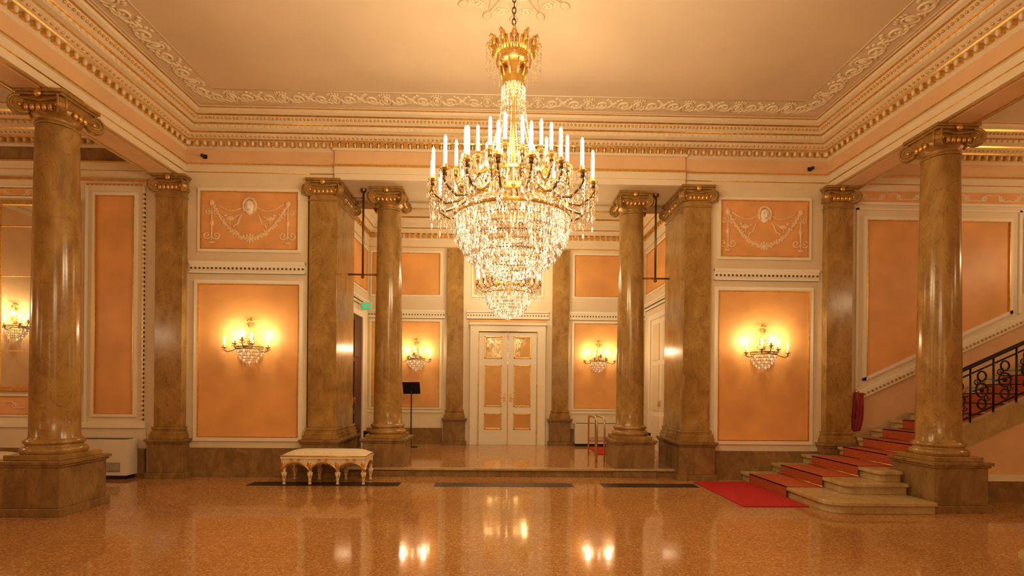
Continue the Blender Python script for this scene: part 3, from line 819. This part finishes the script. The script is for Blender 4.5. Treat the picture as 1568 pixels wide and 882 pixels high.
while x<9.45:
    mb.tube([rp(x,base-.04),rp(x,top)],.013,6,'black')
    c=x+.16
    if c<9.45:
        zc=zs(c,(base+top)/2-.03)
        for rr,dz in((.085,0),(.06,.19),(.06,-.19)):
            mb.tube([(c+rr*math.cos(2*pi*q/14),yr,zc+dz+rr*1.1*math.sin(2*pi*q/14)) for q in range(14)],.012,5,'black',True)
        mb.tube(spiral(c-.07,zc+.1,yr,.05,1.3,1,0,.2,12),.009,4,'black'); mb.tube(spiral(c+.07,zc-.1,yr,.05,1.3,-1,pi,.2,12),.009,4,'black')
        mb.ell((c,yr,zc),.03,.02,.035,'black',8,6)
        mb.tube([(c-.13,yr,zc-.02),(c+.13,yr,zc+.06)],.009,4,'black')
    x+=.32
mb.build('stair_railing')
mb=MB()
def so(dx): return [(x-.11-dx*(1 if x<4.5 else 0),y-.08) for x,y in ((4.45,2.9),(4.30,3.05),(4.28,3.2),(4.28,4.15),(4.34,4.27),(4.45,4.32+dx),(5.1,4.32+dx),(5.1,2.9))]
mb.slab(so(0),0,.11,'step'); mb.slab(so(.03),.11,.15,'step'); mb.build('marble_step')

# ---------------------------------------------------------------- small things
mb=MB()
for a,c in((-3.9,-1.66),(-1.13,.98),(1.42,2.88)):
    mb.box(a,c,7.66,7.95,0,.003,'grille')
    for i in range(int((c-a)/.04)): mb.box(a+.01+i*.04,a+.02+i*.04,7.68,7.93,.003,.006,'black')
mb.build('floor_vent_grille')
def fan(name,x,y,w,h,z=0):
    mb=MB()
    mb.box(-w/2,w/2,-.24,0,.06,h,'plastic'); mb.box(-w/2+.04,w/2-.04,-.22,0,0,.06,'black')
    mb.box(-w/2+.3*w,w/2-.1,-.246,-.24,.12,h*.42,'grille')
    for i in range(9): mb.box(-w/2+.3*w,w/2-.1,-.25,-.246,.13+i*(h*.42-.13)/9,.137+i*(h*.42-.13)/9,'plastic')
    mb.box(-w/2+.03,w/2-.03,-.20,-.05,h,h+.008,'grille')
    o=mb.build(name,.012); o.location=(x,y,z); return o
fan('fan_coil_heater',-6.44,YB-.065,.98,.62)
fan('fan_coil_heater',2.1,YR-.035,1.05,.52,PZ)
for sx in(-1,1):
    mb=MB(); x=sx*2.50
    mb.tube([(x,8.75,H0),(x,8.75,3.36)],.018,8,'bronze'); mb.tube([(x-.23,8.75,3.38),(x+.23,8.75,3.38)],.015,8,'bronze')
    mb.lathe([(.05,H0),(.05,H0-.04),(.02,H0-.06)],(x,8.75,0),12,'bronze'); mb.ell((x,8.75,3.34),.03,.03,.03,'bronze')
    for s_ in(-1,1): mb.ell((x+s_*.23,8.75,3.38),.022,.022,.022,'bronze')
    mb.tube([(x-.02,8.75,4.68),(x-.2,8.75,4.68),(x-.2,8.75,4.73)],.01,6,'bronze')
    mb.build('hanging_banner_rod')
mb=MB(); mb.lathe([(0,0),(.15,0),(.15,.012),(.02,.02),(.014,.03),(.014,1.25),(0,1.25)],n=20,mat='black')
mb.T=Matrix.Translation((0,0,1.32))@Matrix.Rotation(.5,4,'X'); mb.box(-.19,.19,-.01,.01,-.14,.14,'black'); mb.box(-.19,.19,-.04,.0,-.14,-.125,'black')
o=mb.build('sign_stand',.003); o.location=(-2.12,11.4,PZ)
mb=MB(); mb.box(0,.22,-.02,.02,-.085,.085,'plastic'); mb.box(.012,.208,-.026,-.02,-.07,.07,'green'); mb.box(.08,.15,-.029,-.026,-.008,.008,'white'); mb.poly([(.04,0),(.08,.03),(.08,-.03)],-.029,-.026,'white')
mb.box(.15,.165,-.029,-.026,-.04,.04,'white')
mb.box(-.012,0,-.04,.04,-.05,.05,'plastic'); o=mb.build('exit_sign'); o.location=(-LX+.067,11.2,3.22)
for x,z in((-4.95,5.17),(4.95,5.15)):
    mb=MB(); mb.box(-.03,.03,-.02,0,-.03,.03,'black'); mb.tube([(0,-.02,0),(0,-.10,-.015)],.026,10,'black'); o=mb.build('security_camera'); o.location=(x,YB-.008,z)
mb=MB()
for dx in(0,.14):
    x=1.62+dx
    mb.tube([(x,9.3-.0,PZ),(x,9.3,.82),(x,9.32,.90),(x,9.40,.94),(x,10.1,.94),(x,10.16,.9),(x,10.18,.84),(x,10.18,PZ)],.017,8,'brass')
mb.build('brass_handrail')
mb=MB(); mb.tube([(2.95,9.6,PZ),(2.95,9.6,.95),(2.97,9.62,1.03),(3.02,9.66,1.06),(3.2,9.8,1.08)],.017,8,'brass'); mb.build('brass_handrail')
for sx in(-1,1):
    mb=MB(); mb.lathe([(0,0),(.10,0),(.115,.02),(.12,.5),(.125,.52),(.11,.53),(0,.5)],n=24,mat='black'); mb.lathe([(.121,.40),(.126,.41),(.121,.42)],n=24,mat='brass')
    o=mb.build('waste_bin'); o.location=(sx*2.52,9.42,PZ)  # right one stands in for the dark doorway between column and pier
mb=MB()
for k,dx in enumerate((-.03,0,.03)):
    mb.tube(arc(lambda t:(dx+.035*math.sin(t*2*pi+k),-.02*k,-.62*math.sin(t*pi)**.6+.0),14),.022,7,'velvet')
mb.ell((0,0,.02),.035,.035,.035,'brass'); mb.tube([(0,.05,.02),(0,0,.02)],.012,6,'brass')
o=mb.build('velvet_rope'); o.location=(5.72,YB-.10,1.45)

# ---------------------------------------------------------------- world & camera
w=bpy.data.worlds.new('w'); sc.world=w; w.use_nodes=True
w.node_tree.nodes['Background'].inputs[0].default_value=(1,.7,.4,1); w.node_tree.nodes['Background'].inputs[1].default_value=.05
cam=bpy.data.cameras.new('camera'); co=bpy.data.objects.new('camera',cam); sc.collection.objects.link(co)
cam.sensor_width=36; cam.lens=18; cam.shift_y=.0963; cam.clip_start=.05
co.matrix_world=Matrix.Translation((-.14,0,1.5))@Matrix.Rotation(-.022,4,'Z')@Matrix.Rotation(pi/2,4,'X')@Matrix.Rotation(.009,4,'Z')
sc.camera=co
print('faces',sum(len(o.data.polygons) for o in sc.objects if o.type=='MESH'))
